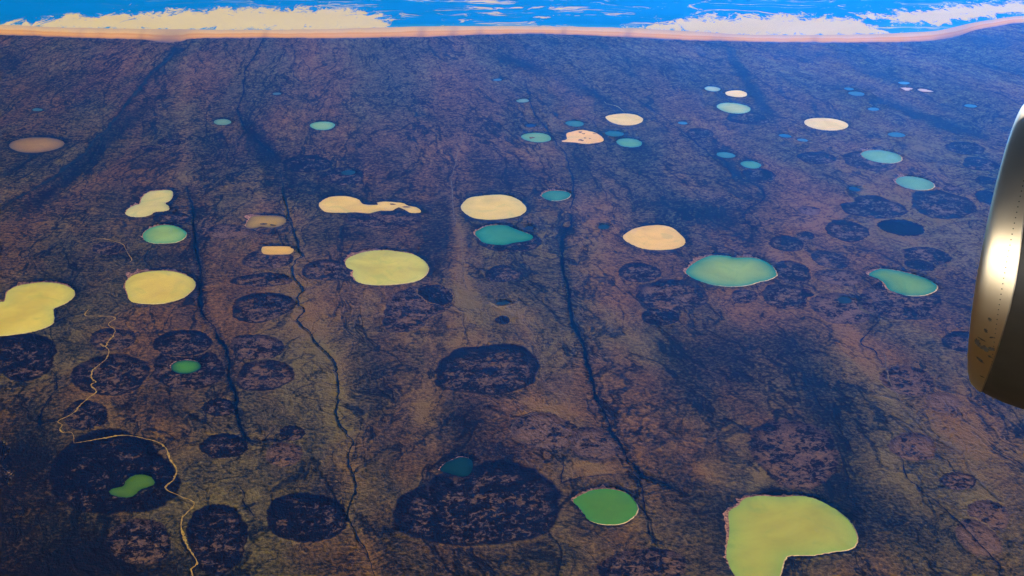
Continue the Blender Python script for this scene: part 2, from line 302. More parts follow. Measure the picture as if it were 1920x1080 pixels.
# dry lake beds: points, rim darkness, speckle (0 black .. 1 turf coloured), label (None = too faint to single out)
BEDS = [
 (ell(576,307,46,16), .9, .25, 'dark dry bed with scalloped left rim on the upper left plain'),
 (ell(644,330,40,17), .4, .35, 'faint dark dry bed around a small dark blue pond'),
 (ell(317,267,22,7), .8, .35, 'small dark dry bed on the upper left plain, right of a touching pair'),
 (ell(283,278,20,6), .8, .35, 'small dark dry bed on the upper left plain, left of a touching pair'),
 (ell(322,409,36,12), .8, .3, 'dark dry bed squeezed between the peanut-shaped and the teal-green lakes'),
 (ell(428,434,42,14), .5, .75, 'pale turf dry bed with a dark upper rim left of the murky mud pan'),
 (ell(502,487,47,18), .55, .5, 'speckled dry bed right under the small bright ochre pool'),
 (ell(492,525,58,13,-2), .75, .5, 'long speckled dry bed, second below the small bright ochre pool'),
 (ell(613,507,47,20), .85, .5, 'speckled dry bed touching the left side of the pale yellow-green lake'),
 ([(437,572),(442,562),(470,552),(505,549),(535,553),(550,562),(557,570),(540,585),(515,598),(490,604),(455,602),(437,596),(436,585)], .85, .45, 'crisp almond-shaped speckled dry bed pointing at the green stream'),
 (ell(352,692,70,38), .7, .42, 'round dark dry bed holding the small green oval pond'),
 (ell(343,643,56,24), .95, .38, 'dark dry bed just above the one holding the small green pond'),
 (ell(482,651,52,24,4), .6, .55, 'dry bed with a faint rim right of the left dark stream, upper of two'),
 (ell(496,704,55,29), .8, .52, 'veined dry bed right of the left dark stream, lower of two'),
 (ell(411,764,31,17), .9, .3, 'small black dry bed touching the left dark stream'),
 (ell(420,836,43,24), .95, .18, 'black dry bed at the lower end of the left dark stream'),
 (ell(547,812,24,15), .8, .2, 'small black dry bed on a side branch of the left dark stream'),
 (ell(532,852,33,24), .3, .7, 'speckled pinkish dry bed under the small black one on the side branch'),
 (ell(212,636,42,22), .7, .55, 'dry bed crossed by the pale winding silt trail'),
 (ell(208,703,72,39), .75, .4, 'wide dark dry bed with the pale silt trail along its left half'),
 (ell(160,779,42,28), .6, .35, 'dark dry bed with a lobed left rim above the large black one'),
 (ell(212,890,122,76), .9, .08, 'large black dry bed around the moss green kidney-shaped pond'),
 (ell(40,668,63,46), .85, .25, 'large dark dry bed below the yellow lake at the left edge'),
 (ell(0,872,22,42), .9, .05, 'black dry bed cut by the left edge of the picture'),
 (ell(575,970,75,48), .9, .2, 'large black dry bed right of the pale silt trail at the bottom'),
 (ell(408,1008,56,66), .9, .3, 'black dry bed with the pale silt trail down its left side'),
 (ell(262,1016,60,42), .5, .45, 'dim mottled dry bed left of the silt trail at the bottom'),
 (ell(720,411,70,18), .7, .5, 'speckled dry bed under the ragged tail of the cream-yellow lake'),
 ([(718,600),(722,575),(735,556),(765,540),(800,531),(838,540),(852,562),(838,580),(805,598),(790,614),(760,620),(728,618)], .35, .55, 'broad speckled dry bed below the pale yellow-green lake'),
 (ell(818,552,33,17,12), .95, .02, 'dark blue corner bed overlapping the broad speckled dry bed'),
 ([(818,700),(820,685),(840,665),(870,652),(910,647),(950,645),(985,652),(1005,670),(1007,685),(1000,700),(995,720),(970,735),(920,740),(870,735),(830,728),(820,715)], .95, .4, 'large dark dry bed with a sharp upper rim in the middle of the picture'),
 (ell(943,514,35,15), .85, .42, 'small dark dry bed midway between the yellow-green lake and the black stream'),
 (ell(942,600,14,8), .9, .1, None),
 (ell(955,452,62,20), .9, .25, 'dark dry bed showing around the teal pear-shaped lake'),
 (ell(1199,511,40,18), .8, .45, 'speckled dry bed below the warm cream-orange oval lake'),
 ([(1194,545),(1200,534),(1225,530),(1240,522),(1275,524),(1310,537),(1327,555),(1322,570),(1295,580),(1265,582),(1238,578),(1206,572)], .7, .55, 'veined dry bed below left of the large pale teal lake'),
 (ell(1238,594,36,16), .85, .25, 'small dark dry bed overlapping the foot of the veined one'),
 (ell(1396,556,26,13), .6, .55, 'small speckled dry bed under the large pale teal lake'),
 (ell(1477,557,47,24,8), .7, .52, 'speckled dry bed right below the large pale teal lake'),
 (ell(1485,511,38,20,10), .6, .4, 'dark dry bed behind the right tip of the large pale teal lake'),
 (ell(1572,520,44,15,6), .5, .7, 'faint turf dry bed left of the slanting teal lake'),
 (ell(1580,578,58,30,5), .4, .72, 'pinkish speckled dry bed around the small dark slate pond'),
 (ell(1690,563,76,38,8), .55, .52, 'broad speckled dry bed under the slanting teal lake'),
 (ell(1557,487,38,15,12), .6, .5, 'faint slanting dry bed above left of the slanting teal lake'),
 (ell(1475,457,30,16,8), .8, .35, 'dark dry bed above the right end of the large pale teal lake'),
 (ell(1588,433,42,19,10), .85, .4, 'oval dry bed left of the plain solid blue one'),
 ([(1577,388),(1583,380),(1603,379),(1604,371),(1625,366),(1655,370),(1685,380),(1697,393),(1690,404),(1665,409),(1625,409),(1590,400)], .85, .42, 'large oval dry bed with a notch in its upper left rim'),
 (ell(1768,384,65,24,8), .8, .38, 'large dark dry bed below the lower turquoise lake beside the engine'),
 (ell(1690,427,44,15,7), 1.0, -.4, 'plain solid dark blue dry bed without speckles'),
 (ell(1531,296,36,11,6), .95, .4, 'dark ringed dry bed left of the upper turquoise lake'),
 (ell(1630,303,50,17,8), .7, .45, 'dry bed half covered by the upper turquoise lake'),
 (ell(1423,327,33,11,6), .9, .3, 'small dark dry bed under the lower of two teal ponds'),
 (ell(1402,222,39,12,5), .9, .35, 'dark ringed dry bed right below the pale mint lake'),
 (ell(1312,250,28,9,4), .7, .4, 'small irregular dry bed where the thin dark stream bends'),
 (ell(1810,278,37,12,6), .7, .3, 'faint blue dry bed left of the engine, highest of the column beside it'),
 (ell(1838,308,34,12,6), .7, .3, 'faint blue dry bed left of the engine, second of the column beside it'),
 (ell(1848,338,20,7,6), .8, .2, 'small blue dry bed half hidden behind the engine lip'),
 (ell(1855,370,28,12,6), .9, .0, None),
 (ell(1787,355,19,7,8), .6, .45, 'tiny dry bed touching the right end of the lower turquoise lake'),
 (ell(1738,480,44,17,8), .5, .4, 'dim mottled dry bed left of the bright middle of the engine'),
 (ell(1725,497,30,10,8), .6, .1, None),
 (ell(1805,641,40,19,6), .8, .4, 'dark dry bed half hidden behind the lower engine lip'),
 (ell(1702,714,50,28,10), .4, .65, 'dim speckled dry bed left of the bottom of the engine'),
 (ell(1768,755,33,18,8), .3, .95, 'pale turf dry bed below left of the bottom of the engine'),
 (ell(1712,838,45,26,6), .55, .85, 'brown veined dry bed beside the bend of the right river'),
 (ell(1797,902,33,17,6), .85, .6, 'small dark-rimmed dry bed inside the bend of the right river'),
 (ell(1855,965,40,26,20), .4, .8, None),
 (ell(1835,1010,45,30,30), .4, .9, None),
 (ell(1490,850,84,62,14), .5, .62, 'broad mottled dry bed above the large olive-yellow lake'),
 (ell(1020,808,66,33,8), .45, .8, 'brown turf dry bed with a pale outline, left of a touching pair'),
 (ell(1114,832,46,30,12), .55, .78, 'brown turf dry bed by the black stream, right of a touching pair'),
 ([(735,965),(760,930),(800,905),(830,885),(870,882),(920,866),(960,865),(1000,880),(1030,905),(1048,940),(1050,970),(1030,1000),(990,1012),(920,1020),(850,1020),(780,1008),(745,990)], .9, .3, 'biggest black dry bed at the bottom middle of the picture'),
 (ell(1205,1062,82,32), .5, .5, 'dark mottled dry bed along the bottom edge below the bright green lake'),
 (ell(1518,395,22,8,6), .55, .85, None),
 (ell(1510,442,17,8,4), .5, .5, None),
 (ell(205,466,33,12), .4, .45, 'faint dry bed under a thin pale arc on the left plain'),
]
STREAMS = [  # name, material, width px, points
 ('stream', 'S', 4.5, [(497,70),(480,100),(462,135),(455,170),(452,205),(458,235),(475,265),(505,285),(525,310)]),
 ('stream', 'G', 8, [(525,310),(532,350),(540,390),(549,420),(553,440),(562,470),(567,482),(551,492),(553,520),(565,535),(570,545),(560,560),(563,572),(573,585),(558,600),(575,620),(590,640),(607,660),(625,680),(633,700),(638,730),(632,760),(636,790),(655,815),(663,830),(655,850),(657,880),(668,910),(660,935),(655,960),(665,1000),(690,1040),(705,1090)]),
 ('stream', 'S', 9, [(352,350),(362,400),(366,450),(372,500),(378,540),(380,580),(400,625),(420,650),(432,680),(435,720),(445,750),(448,785),(460,812),(470,825),(500,822),(530,825),(545,815)]),
 ('stream', 'S', 4, [(985,150),(1000,200),(1025,240),(1055,285),(1066,310),(1076,340),(1071,380),(1066,420)]),
 ('stream', 'S', 10, [(1071,405),(1066,425),(1052,450),(1060,490),(1068,540),(1078,600),(1090,650),(1105,700),(1120,750),(1145,800),(1165,830),(1180,860),(1210,890),(1250,910),(1285,930)]),
 ('stream', 'S', 5, [(1150,160),(1185,182),(1225,205),(1260,230),(1300,260),(1330,285),(1350,300),(1385,330),(1420,350),(1430,370),(1400,395),(1395,410),(1430,440)]),
 ('river', 'T', 9, [(1655,655),(1660,690),(1665,710),(1690,750),(1705,775),(1745,815),(1770,830),(1805,850),(1818,880),(1850,915),(1880,937),(1895,928),(1930,930)]),
 ('stream', 'S', 5, [(1690,850),(1696,890),(1715,910),(1725,920),(1770,950),(1800,985),(1830,1010),(1870,1060),(1880,1090)]),
 ('marsh_channel', 'M', 9, [(335,85),(322,110),(290,130),(262,160),(235,200),(205,235),(180,265),(160,285),(100,330),(50,362),(-20,402)]),
 ('stream', 'S', 3.5, [(1600,545),(1610,560),(1640,575),(1645,600),(1615,640),(1640,660),(1660,690)]),
 ('stream', 'T', 3.5, [(870,250),(855,300),(848,345),(852,400),(860,440),(868,480),(870,520),(880,550),(920,570),(965,590),(990,605),(1000,640),(1010,662),(1025,690),(1015,705),(1030,725),(1055,745),(1060,770),(1000,775),(965,790),(965,820),(1000,830),(1020,835)]),
 ('stream', 'S', 4, [(1060,850),(1055,880),(1052,905),(1080,895),(1160,890),(1195,903),(1205,930),(1215,970),(1230,1010),(1290,1030)]),
 ('stream', 'S', 4, [(440,434),(458,428),(475,433),(500,438),(525,434),(548,431)]),
 ('stream', 'S', 5, [(430,905),(455,920),(462,940),(470,955),(475,980)]),
 ('stream', 'S', 4, [(100,690),(110,715),(100,740),(85,770),(75,800),(95,815)]),
 ('track', 'P', 3.2, [(168,580),(160,592),(195,593),(216,597),(203,609),(216,618),(213,628),(203,640),(196,650),(189,645),(203,656),(200,672),(185,684),(175,695),(171,708),(178,716),(170,722),(180,734),(168,745),(150,760),(138,775),(110,790),(117,797),(112,806),(118,811),(134,812),(139,831)]),
 ('track', 'P', 4.6, [(139,831),(160,828),(195,822),(235,816),(285,826),(310,838),(318,860),(330,880),(325,900),(310,915),(335,930),(363,945),(342,972),(342,1000),(352,1025),(370,1055),(358,1070),(366,1095)]),
 ('track', 'P', 1.8, [(155,458),(175,450),(195,448),(220,454),(232,461),(237,474),(248,488),(232,496)]),
 ('track', 'P', 2.2, [(1133,190),(1140,195),(1158,200),(1172,211)]),
]
# soft vegetation patches, plus vignette shade painted into the bottom and lower-left ground: cx, cy, rx, ry, rot, strength
DARK = [(400,275,70,50,30,.45),(470,250,16,44,-25,.9),(508,298,26,62,-30,1.2),(533,352,26,48,0,1.0),(620,350,70,28,0,.45),(200,265,16,130,47,.9),(95,360,14,120,55,.7),(120,490,150,40,0,.35),(20,120,50,30,0,.5),
 (150,190,60,18,-35,.4),(960,330,55,40,20,.5),(905,290,20,70,10,.4),(965,260,14,80,0,.3),(975,120,60,10,18,1.0),(1120,180,66,10,32,1.2),(1085,300,22,40,-20,.6),(1290,395,90,28,20,.75),(1350,400,45,30,25,.7),(1210,385,30,15,0,.6),
 (1400,150,11,74,-32,1.2),(1440,205,20,8,40,.7),(1190,275,40,14,20,.7),(1190,300,25,60,-40,.4),(1370,310,18,70,-42,.7),(1230,120,70,14,12,.6),(1110,80,120,9,0,.35),(1650,140,60,9,10,.6),(1720,215,120,9,18,1.0),(1790,245,70,14,15,.6),
 (1850,75,80,12,0,.5),(1500,100,120,7,5,.3),(1300,690,80,80,0,.75),(1390,700,40,90,-25,.6),(1520,720,34,90,-25,.7),(1470,640,90,28,0,.5),(870,790,50,80,0,.75),(700,740,40,120,-10,.5),(760,680,90,40,0,.4),(940,850,50,28,0,.7),
 (1650,960,150,40,38,.75),(1560,790,60,60,30,.5),(1280,900,60,50,25,.5),(1640,470,70,14,20,.4),(900,405,60,14,0,.7),(640,440,100,18,0,.45),(830,450,50,60,-15,.6),(330,485,60,22,0,.6),(240,480,40,10,0,.5),(420,700,30,60,0,.3),
 (310,760,60,34,0,.5),(600,900,60,60,0,.3),(560,930,90,18,0,.5),(120,940,110,120,0,.5),(40,820,70,140,0,.45),(120,1050,160,70,0,1.2),(20,1000,110,130,0,1.2),(300,1070,160,40,0,.7),(60,860,60,80,0,.5),(560,1060,120,30,0,.5),(800,1060,120,30,0,.5),(1130,980,60,30,0,.5),(1180,900,60,12,0,.6),(730,1000,40,60,0,.5),(980,1050,120,30,0,.5),(1060,440,30,12,-25,.8),
 (1590,215,60,8,5,.4),(1550,247,55,7,5,.6),(1740,300,40,8,20,.5),(1560,340,50,20,20,.3),(1530,540,90,14,0,.2),(1430,1060,60,20,0,.4),(1330,960,50,50,0,.5),(1800,560,40,60,-30,.5),(660,300,30,15,0,.5),(290,310,60,20,-30,.3),(60,300,70,20,-25,.4),(100,150,90,14,-20,.3),
 (330,100,26,22,0,.5),(1560,900,60,30,38,.5),(1760,700,20,60,-25,.4),(1640,620,60,14,0,.2),(350,560,14,60,-5,.5),(925,640,60,10,0,.2)]
TAN = [(1690,390,200,110,10,.42),(1640,260,200,50,8,.3),(500,570,110,110,0,.3),(1420,560,120,50,0,.25),(700,560,120,60,0,.25),(1830,830,90,44,32,.75),(1600,650,32,80,-28,.8),(1660,740,18,60,-30,.6),(1530,410,60,38,10,.6),(1500,490,60,22,10,.6),(1020,770,70,22,10,.8),(1100,880,60,20,5,.9),(870,560,30,70,0,.7),(860,440,16,90,0,.7),(960,590,60,16,15,.8),(790,770,22,44,0,.9),
 (810,830,10,30,0,.6),(620,760,26,90,-10,.55),(590,620,40,60,-20,.5),(560,700,50,70,0,.35),(1680,870,50,60,0,.4),(1330,890,40,18,30,.7),(1230,560,14,40,0,.3),(1200,650,80,24,60,.4),(1130,500,40,140,-10,.35),(600,120,160,40,0,.25),(480,350,20,100,0,.2),
 (1720,460,120,10,25,.4),(1560,560,70,40,0,.5),(870,640,120,14,0,.45),(400,560,20,60,0,.3),(180,740,30,40,0,.4),(350,950,40,20,0,.4),(100,420,90,20,0,.15),(860,200,14,160,-6,.1),(345,250,14,200,0,.3),(1180,960,30,60,-25,.6),(460,930,60,20,0,.5),(500,1050,90,40,0,.3),(240,640,20,30,0,.3),
 (1420,900,16,40,30,.5),(1840,950,60,40,20,.5),(1450,470,20,18,0,.6),(1580,240,40,4,30,.3),(1320,235,70,9,20,.4),(1610,140,90,12,15,.3),(1000,290,80,22,0,.3),(820,140,60,50,0,.2),(1700,900,80,20,35,.3)]

lake_w = [outline(p, .9, 6, i) for i, (_, p, *_r) in enumerate(LAKES)]
def ragged(w, seed, k):
    c = w.mean(0); rg = np.random.RandomState(seed); a = np.arctan2(w[:, 1] - c[1], w[:, 0] - c[0])
    r = 1 + sum(k / m * rg.uniform(-1, 1) * np.cos(m * a + rg.uniform(0, 6.28)) for m in (2, 3, 4, 5, 7, 9)) * 1.3
    return c + (w - c) * r[:, None]
bed_w = [ragged(outline(b[0], 2.6, 5, 100 + i), 900 + i, .075) for i, b in enumerate(BEDS)]
stream_w = []
for i, (nm, mt, w, pts) in enumerate(STREAMS):
    q = crom(pts, 9, False); rg = np.random.RandomState(40 + i); g = G(q[:, 0], q[:, 1])
    n_ = len(g); wv = sum(np.interp(np.arange(n_), np.arange(0, n_ + st_, st_), rg.normal(0, 1, len(np.arange(0, n_ + st_, st_)))) * k_ for st_, k_ in ((9, 1.2), (4, .9), (2, .5)))
    d_ = np.gradient(g, axis=0); nr_ = np.stack([-d_[:, 1], d_[:, 0]], -1); nr_ /= np.linalg.norm(nr_, axis=1)[:, None] + 1e-9
    g = g + nr_ * (wv * mpp(g[:, 0], g[:, 1]) * dict(S=2.2, G=1.5, T=1.4, P=.5, M=2.0)[mt])[:, None]; stream_w.append(g)

def to_px(P):
    dep = H * sp + P[:, 1] * cp; up = P[:, 1] * sp - H * cp
    return 960 + FPX * P[:, 0] / dep, 540 - FPX * up / dep
def blob_plan(blobs):           # ellipses of vegetation and painted vignette laid out on the ground in metres
    out = []
    for cx, cy, rx, ry, rot, k in blobs:
        c, s = math.cos(R(rot)), math.sin(R(rot))
        o = G(cx, cy); a = (G(cx + c * rx, cy + s * rx) - G(cx - c * rx, cy - s * rx)) / 2; b = (G(cx - s * ry, cy + c * ry) - G(cx + s * ry, cy - c * ry)) / 2
        out.append((o, np.linalg.inv(np.stack([a, b], 1)), max(np.linalg.norm(a), np.linalg.norm(b)), k))
    return out
DARKW, TANW = blob_plan(DARK), blob_plan(TAN)
def gullies(P):
    al, gk = np.zeros(len(P)), np.zeros(len(P))
    for si, width, side in ((1, 58, 1), (1, 58, -1), (4, 50, -1), (2, 26, 1), (16, 34, 1), (6, 44, 1)):
        poly = stream_w[si][::3]; n = len(poly); L = np.concatenate([[0], np.cumsum(np.linalg.norm(np.diff(poly, axis=0), axis=1))])
        lo, hi = poly.min(0) - 160, poly.max(0) + 160; sel = np.nonzero(((P > lo) & (P < hi)).all(1))[0]
        if not len(sel): continue
        Q = P[sel]; best = np.full(len(Q), 1e9); s_ = np.zeros(len(Q)); sd_ = np.zeros(len(Q))
        for i in range(n - 1):
            a, ab = poly[i], poly[i + 1] - poly[i]; t = np.clip(((Q - a) @ ab) / (ab @ ab + 1e-9), 0, 1); r = Q - a - t[:, None] * ab; d = np.hypot(r[:, 0], r[:, 1])
            m = d < best; best[m] = d[m]; s_[m] = (L[i] + t * (L[i + 1] - L[i]))[m]; sd_[m] = np.sign(ab[0] * r[:, 1] - ab[1] * r[:, 0])[m]
        k = np.exp(-(best / (width * mpp(Q[:, 0], Q[:, 1]))) ** 2) * (sd_ == side) * .9
        m = k > gk[sel]; gk[sel[m]] = k[m]; al[sel[m]] = (s_ + best * .45 + si * 3000)[m]
    return al, gk
def ground_masks(P):
    P = np.asarray(P, float); dk = np.zeros(len(P)); tn = np.zeros(len(P))
    for arr, plan in ((dk, DARKW), (tn, TANW)):
        for o, inv, rad, k in plan:
            d = P - o; sel = np.nonzero((np.abs(d[:, 0]) < rad * 2.2) & (np.abs(d[:, 1]) < rad * 2.2))[0]
            if len(sel):
                q = ((d[sel] @ inv.T) ** 2).sum(1); arr[sel] += k * np.exp(-q * 1.3)
    for poly in lake_w:          # wet ground round the lakes
        c = poly.mean(0); r = np.abs(poly - c).max(0); w = .16 * r.max() + 8
        sel = np.nonzero((np.abs(P - c) < r + 3 * w).all(1))[0]
        if len(sel): dk[sel] += .55 * np.exp(-(seg_dist(P[sel], poly[::3]) / w) ** 2)
    for (nm, mt, w, pts), poly in zip(STREAMS, stream_w):
        lo, hi = poly.min(0) - 90, poly.max(0) + 90; sel = np.nonzero(((P > lo) & (P < hi)).all(1))[0]
        if not len(sel) or mt == 'P' : continue
        d = seg_dist(P[sel], poly[::3], False) / (w * mpp(P[sel, 0], P[sel, 1]))
        if mt in 'SM': dk[sel] += (.6 if w > 6 else .35) * np.exp(-(d / 1.0) ** 2)
        else: tn[sel] += (.45 if mt == 'G' else .22) * np.exp(-(d / 2.2) ** 2)
    return np.clip(dk, 0, 1.1), np.clip(tn, 0, 1.0)
LAKE_Z = -3.0
def height(P):
    P = np.asarray(P, float); h = np.zeros(len(P))
    for poly in bed_w:
        c = poly.mean(0); r = np.abs(poly - c).max(0); sel = np.nonzero((np.abs(P - c) < r + 40).all(1))[0]
        if len(sel):
            pp = poly[::2]; d = seg_dist(P[sel], pp); s_ = np.where(inside(P[sel], pp), -d, d)
            h[sel] = np.minimum(h[sel], -1.3 * (1 - sstep(-32, 14, s_)))
    for poly in lake_w:
        c = poly.mean(0); r = np.abs(poly - c).max(0); sel = np.nonzero((np.abs(P - c) < r + 60).all(1))[0]
        if len(sel):
            pp = poly[::2]; d = seg_dist(P[sel], pp); s_ = np.where(inside(P[sel], pp), -d, d)
            h[sel] = np.minimum(h[sel], -7.0 * (1 - sstep(-22, 34, s_)))
    return h

# ------------------------------------------------------------------ the shore line
BEACH_LO = [(-1400,30),(-700,58),(-200,64),(0,66),(100,70),(200,73),(268,75),(300,80),(340,79),(365,73),(500,72),(640,72),(780,70),(900,66),(1000,64),(1100,67),(1200,72),(1300,76),(1400,79),(1500,80),(1600,80),(1700,79),(1745,77),(1790,70),(1830,57),(1880,48),(1920,43),(2050,36),(2300,30),(3200,20)]
BEACH_HI = [(-1400,14),(-700,40),(-200,47),(0,47),(100,51),(250,54),(500,56),(640,54),(740,51),(900,49),(1000,49.5),(1150,52),(1300,59),(1400,65),(1500,66),(1600,65),(1690,62),(1760,57),(1830,42),(1880,34),(1920,30),(2050,25),(2300,18),(3200,6)]
lo = crom(BEACH_LO, 14, False); hi = crom(BEACH_HI, 14, False)
xs = np.arange(-1400, 3200, 5.0)
lo_y = np.interp(xs, lo[:, 0], lo[:, 1]); hi_y = np.interp(xs, hi[:, 0], hi[:, 1])
rg = np.random.RandomState(3)
kern = np.ones(5) / 5
lo_y += np.convolve(rg.normal(0, .55, len(xs)), kern, 'same') + rg.normal(0, .16, len(xs)); hi_y += np.convolve(rg.normal(0, .5, len(xs)), kern, 'same')
loW, hiW = G(xs, lo_y), G(xs, hi_y)

# ------------------------------------------------------------------ ground: one sheet from behind the camera to the horizon
nr, nc = 860, 1120
dep = np.radians(np.concatenate([[88, 70, 58, 50, 45, 41.5, 39.5, 38.2], np.linspace(37.3, 12.6, nr), [11, 9, 7, 5, 4, 3.2, 2.6]]))
yy = H / np.tan(dep); yy[0] = -9000
un = np.linspace(-.42, .42, nc); un = np.concatenate([[-6, -3, -1.6, -.9, -.6, -.5], un, [.5, .6, .9, 1.6, 3, 6]])
wd = np.maximum(yy * cp + H * sp, 3500.)
X = un[None, :] * wd[:, None]; Y = np.repeat(yy[:, None], len(un), 1)
P = np.stack([X.ravel(), Y.ravel()], -1)
z = height(P); dk, tn = ground_masks(P)
cy = np.interp(P[:, 0], loW[:, 0], loW[:, 1]) + 60
z -= np.clip((P[:, 1] - cy) / 60, 0, 1) * 12.0            # dips under beach and sea
NR, NC = len(yy), len(un); I = np.arange(NR * NC).reshape(NR, NC)
F = np.stack([I[:-1, :-1], I[:-1, 1:], I[1:, 1:], I[1:, :-1]], -1).reshape(-1, 4)
al, gk = gullies(P)
g = mesh_obj('ground', np.column_stack([P, z]), F, M_TERR, attrs=dict(dark=dk, tan=tn, along=al, gully=gk))
tag(g, kind='structure')

# ------------------------------------------------------------------ beach and sea
def beach_material():
    t = NT('beach_sand'); p = t.pos(); v = t.attr('across')
    w = t.noise(t.vmath('MULTIPLY', p, (1.0, 2.2, 1.0)), 1 / 300, 4, .6)
    q = t.math('ADD', v, t.math('MULTIPLY', t.math('SUBTRACT', w, .5), .35))
    cr = t.n('ShaderNodeValToRGB'); t.put(cr.inputs[0], q); e = cr.color_ramp.elements
    e[0].position = .0; e[0].color = (.20, .10, .045, 1); e[1].position = 1; e[1].color = (.44, .29, .13, 1)
    for a, c in ((.08, (.44, .20, .05)), (.22, (.58, .25, .025)), (.36, (.60, .29, .05)), (.46, (.56, .24, .02)), (.60, (.60, .36, .10)), (.8, (.52, .33, .12))):
        k = e.new(a); k.color = (*c, 1)
    g_ = t.attr('gap')
    colr = t.mix(t.math('MULTIPLY', g_, .8), cr.outputs[0], (.10, .07, .065))
    return t.bsdf(colr, 1.0, .0)
K = 14; bt = np.linspace(0, 1, K); V = []; A = []; GP = []
gaps = [(318, 36, 1), (790, 9, .7), (850, 9, .6), (900, 7, .5), (1057, 6, .7), (1178, 8, .7), (1350, 25, .4), (1527, 8, .5), (1790, 45, .75), (497, 6, .6), (265, 6, .4), (150, 8, .3), (60, 8, .25), (185, 8, .25)]
for k in bt:
    V.append(np.column_stack([loW * (1 - k) + hiW * k, np.full(len(xs), 2.2 - 1.2 * k)])); A.append(np.full(len(xs), k))
    gv = np.zeros(len(xs))
    for gx, gw, gk in gaps: gv += gk * np.exp(-((xs - gx - (k - .4) * gw * .6) / gw) ** 2) * (1 - .75 * k)
    GP.append(np.clip(gv, 0, 1))
I = np.arange(K * len(xs)).reshape(K, -1)
F = np.stack([I[:-1, :-1], I[:-1, 1:], I[1:, 1:], I[1:, :-1]], -1).reshape(-1, 4)
tag(mesh_obj('beach', np.vstack(V), F, beach_material(), attrs=dict(across=np.hstack(A), gap=np.hstack(GP))), kind='structure')

def sea_material():
    t = NT('sea_water'); p = t.pos(); fm = t.attr('foam'); sh = t.attr('shallow')
    w1 = t.noise(t.vmath('MULTIPLY', p, (1.0, .55, 1.0)), 1 / 120, 6, .72, .8)
    w2 = t.noise(t.vmath('MULTIPLY', p, (.55, .55, 1.0)), 1 / 420, 4, .6, 1.5)
    # drifting streaks of foam on open water
    s3 = t.noise(t.vmath('ADD', t.vmath('MULTIPLY', p, (.25, .9, 1.0)), t.vmath('MULTIPLY', t.noise(p, 1 / 900, 3, col=True), (500., 500., 0.))), 1 / 120, 5, .72, .5)
    st = t.attr('streak')
    k = t.math('ADD', fm, t.math('MULTIPLY', t.math('SUBTRACT', w1, .5), 3.6))
    k = t.math('ADD', k, t.math('MULTIPLY', t.math('SUBTRACT', w2, .5), .5))
    k = t.math('ADD', k, t.math('MULTIPLY', t.math('SUBTRACT', t.noise(p, 1 / 28, 4, .7), .5), 1.2))
    ff = t.ss(.42, .82, k)
    sf = t.math('MULTIPLY', t.ss(.55, .66, s3), st)
    ff = t.math('MAXIMUM', ff, sf)
    deep = t.mix(t.noise(p, 1 / 600, 4), (.0, .13, .36), (.0, .17, .46))
    deep = t.mix(sh, deep, (.03, .24, .36))
    foam = t.mix(w2, (.62, .49, .20), (.53, .40, .15))
    return t.bsdf(t.mix(ff, deep, foam), .9, .0, normal=t.bump(w1, .15, 2.0))
FOAM = [[(-60,56),(0,46.5),(20,44),(60,38),(130,30),(200,27),(300,21),(420,15),(560,15),(640,17),(700,22),(722,33),(735,46),(748,54),(640,62),(500,63),(250,61),(100,58)],
        [(1165,56),(1180,49),(1220,42),(1320,31),(1400,27),(1500,29),(1600,33),(1625,42),(1660,55),(1690,66),(1600,70),(1500,72),(1400,70),(1300,65),(1200,58)],
        [(1605,27),(1700,22),(1780,10),(1850,6),(1960,5),(2200,2),(2200,16),(1960,27),(1900,27),(1830,35),(1770,46),(1700,47),(1650,38)]]
nsr = 260; ks = np.concatenate([np.linspace(0, 1, nsr), np.geomspace(1.15, 40, 24)]); sx = np.concatenate([np.arange(-1400, 0, 12), np.arange(0, 1920, 3), np.arange(1920, 3200, 12)]).astype(float)
hyx = np.interp(sx, xs, hi_y); base = G(sx, hyx + 1.0); far = G(sx, np.full(len(sx), -30.))
V = np.concatenate([base[None] + (far - base)[None] * k for k in ks[:, None, None]]) if False else np.stack([base + (far - base) * k for k in ks])
SP = V.reshape(-1, 2); px, py = to_px(SP); PX = np.stack([px, py], -1)
fm = np.zeros(len(SP)) - .25
for pl in FOAM:
    pl = crom(pl, 4); w = G(pl[:, 0], pl[:, 1])
    b = (SP > w.min(0) - 600).all(1) & (SP < w.max(0) + 600).all(1); sel = np.nonzero(b)[0]
    d = seg_dist(SP[sel] * (1, .28), w * (1, .28)); s_ = np.where(inside(SP[sel], w), d, -d)
    fm[sel] = np.maximum(fm[sel], -.25 + 1.75 * sstep(-90, 120, s_))
sh = np.exp(-(np.repeat(ks, len(sx)) / .05) ** 2) * .8 + .8 * np.exp(-(((px - 1700) / 70) ** 2 + ((py - 50) / 8) ** 2))
stk = .95 * np.exp(-((px - 900) / 330) ** 2) + .95 * np.exp(-((px - 1450) / 380) ** 2) + .35 * np.exp(-((px - 560) / 250) ** 2); stk = np.clip(stk, .02, 1)
I = np.arange(len(SP)).reshape(len(ks), -1); F = np.stack([I[:-1, :-1], I[:-1, 1:], I[1:, 1:], I[1:, :-1]], -1).reshape(-1, 4)
tag(mesh_obj('sea', np.column_stack([SP, np.full(len(SP), .9)]), F, sea_material(), attrs=dict(foam=fm, shallow=np.clip(sh, 0, 1), streak=stk)), kind='structure')

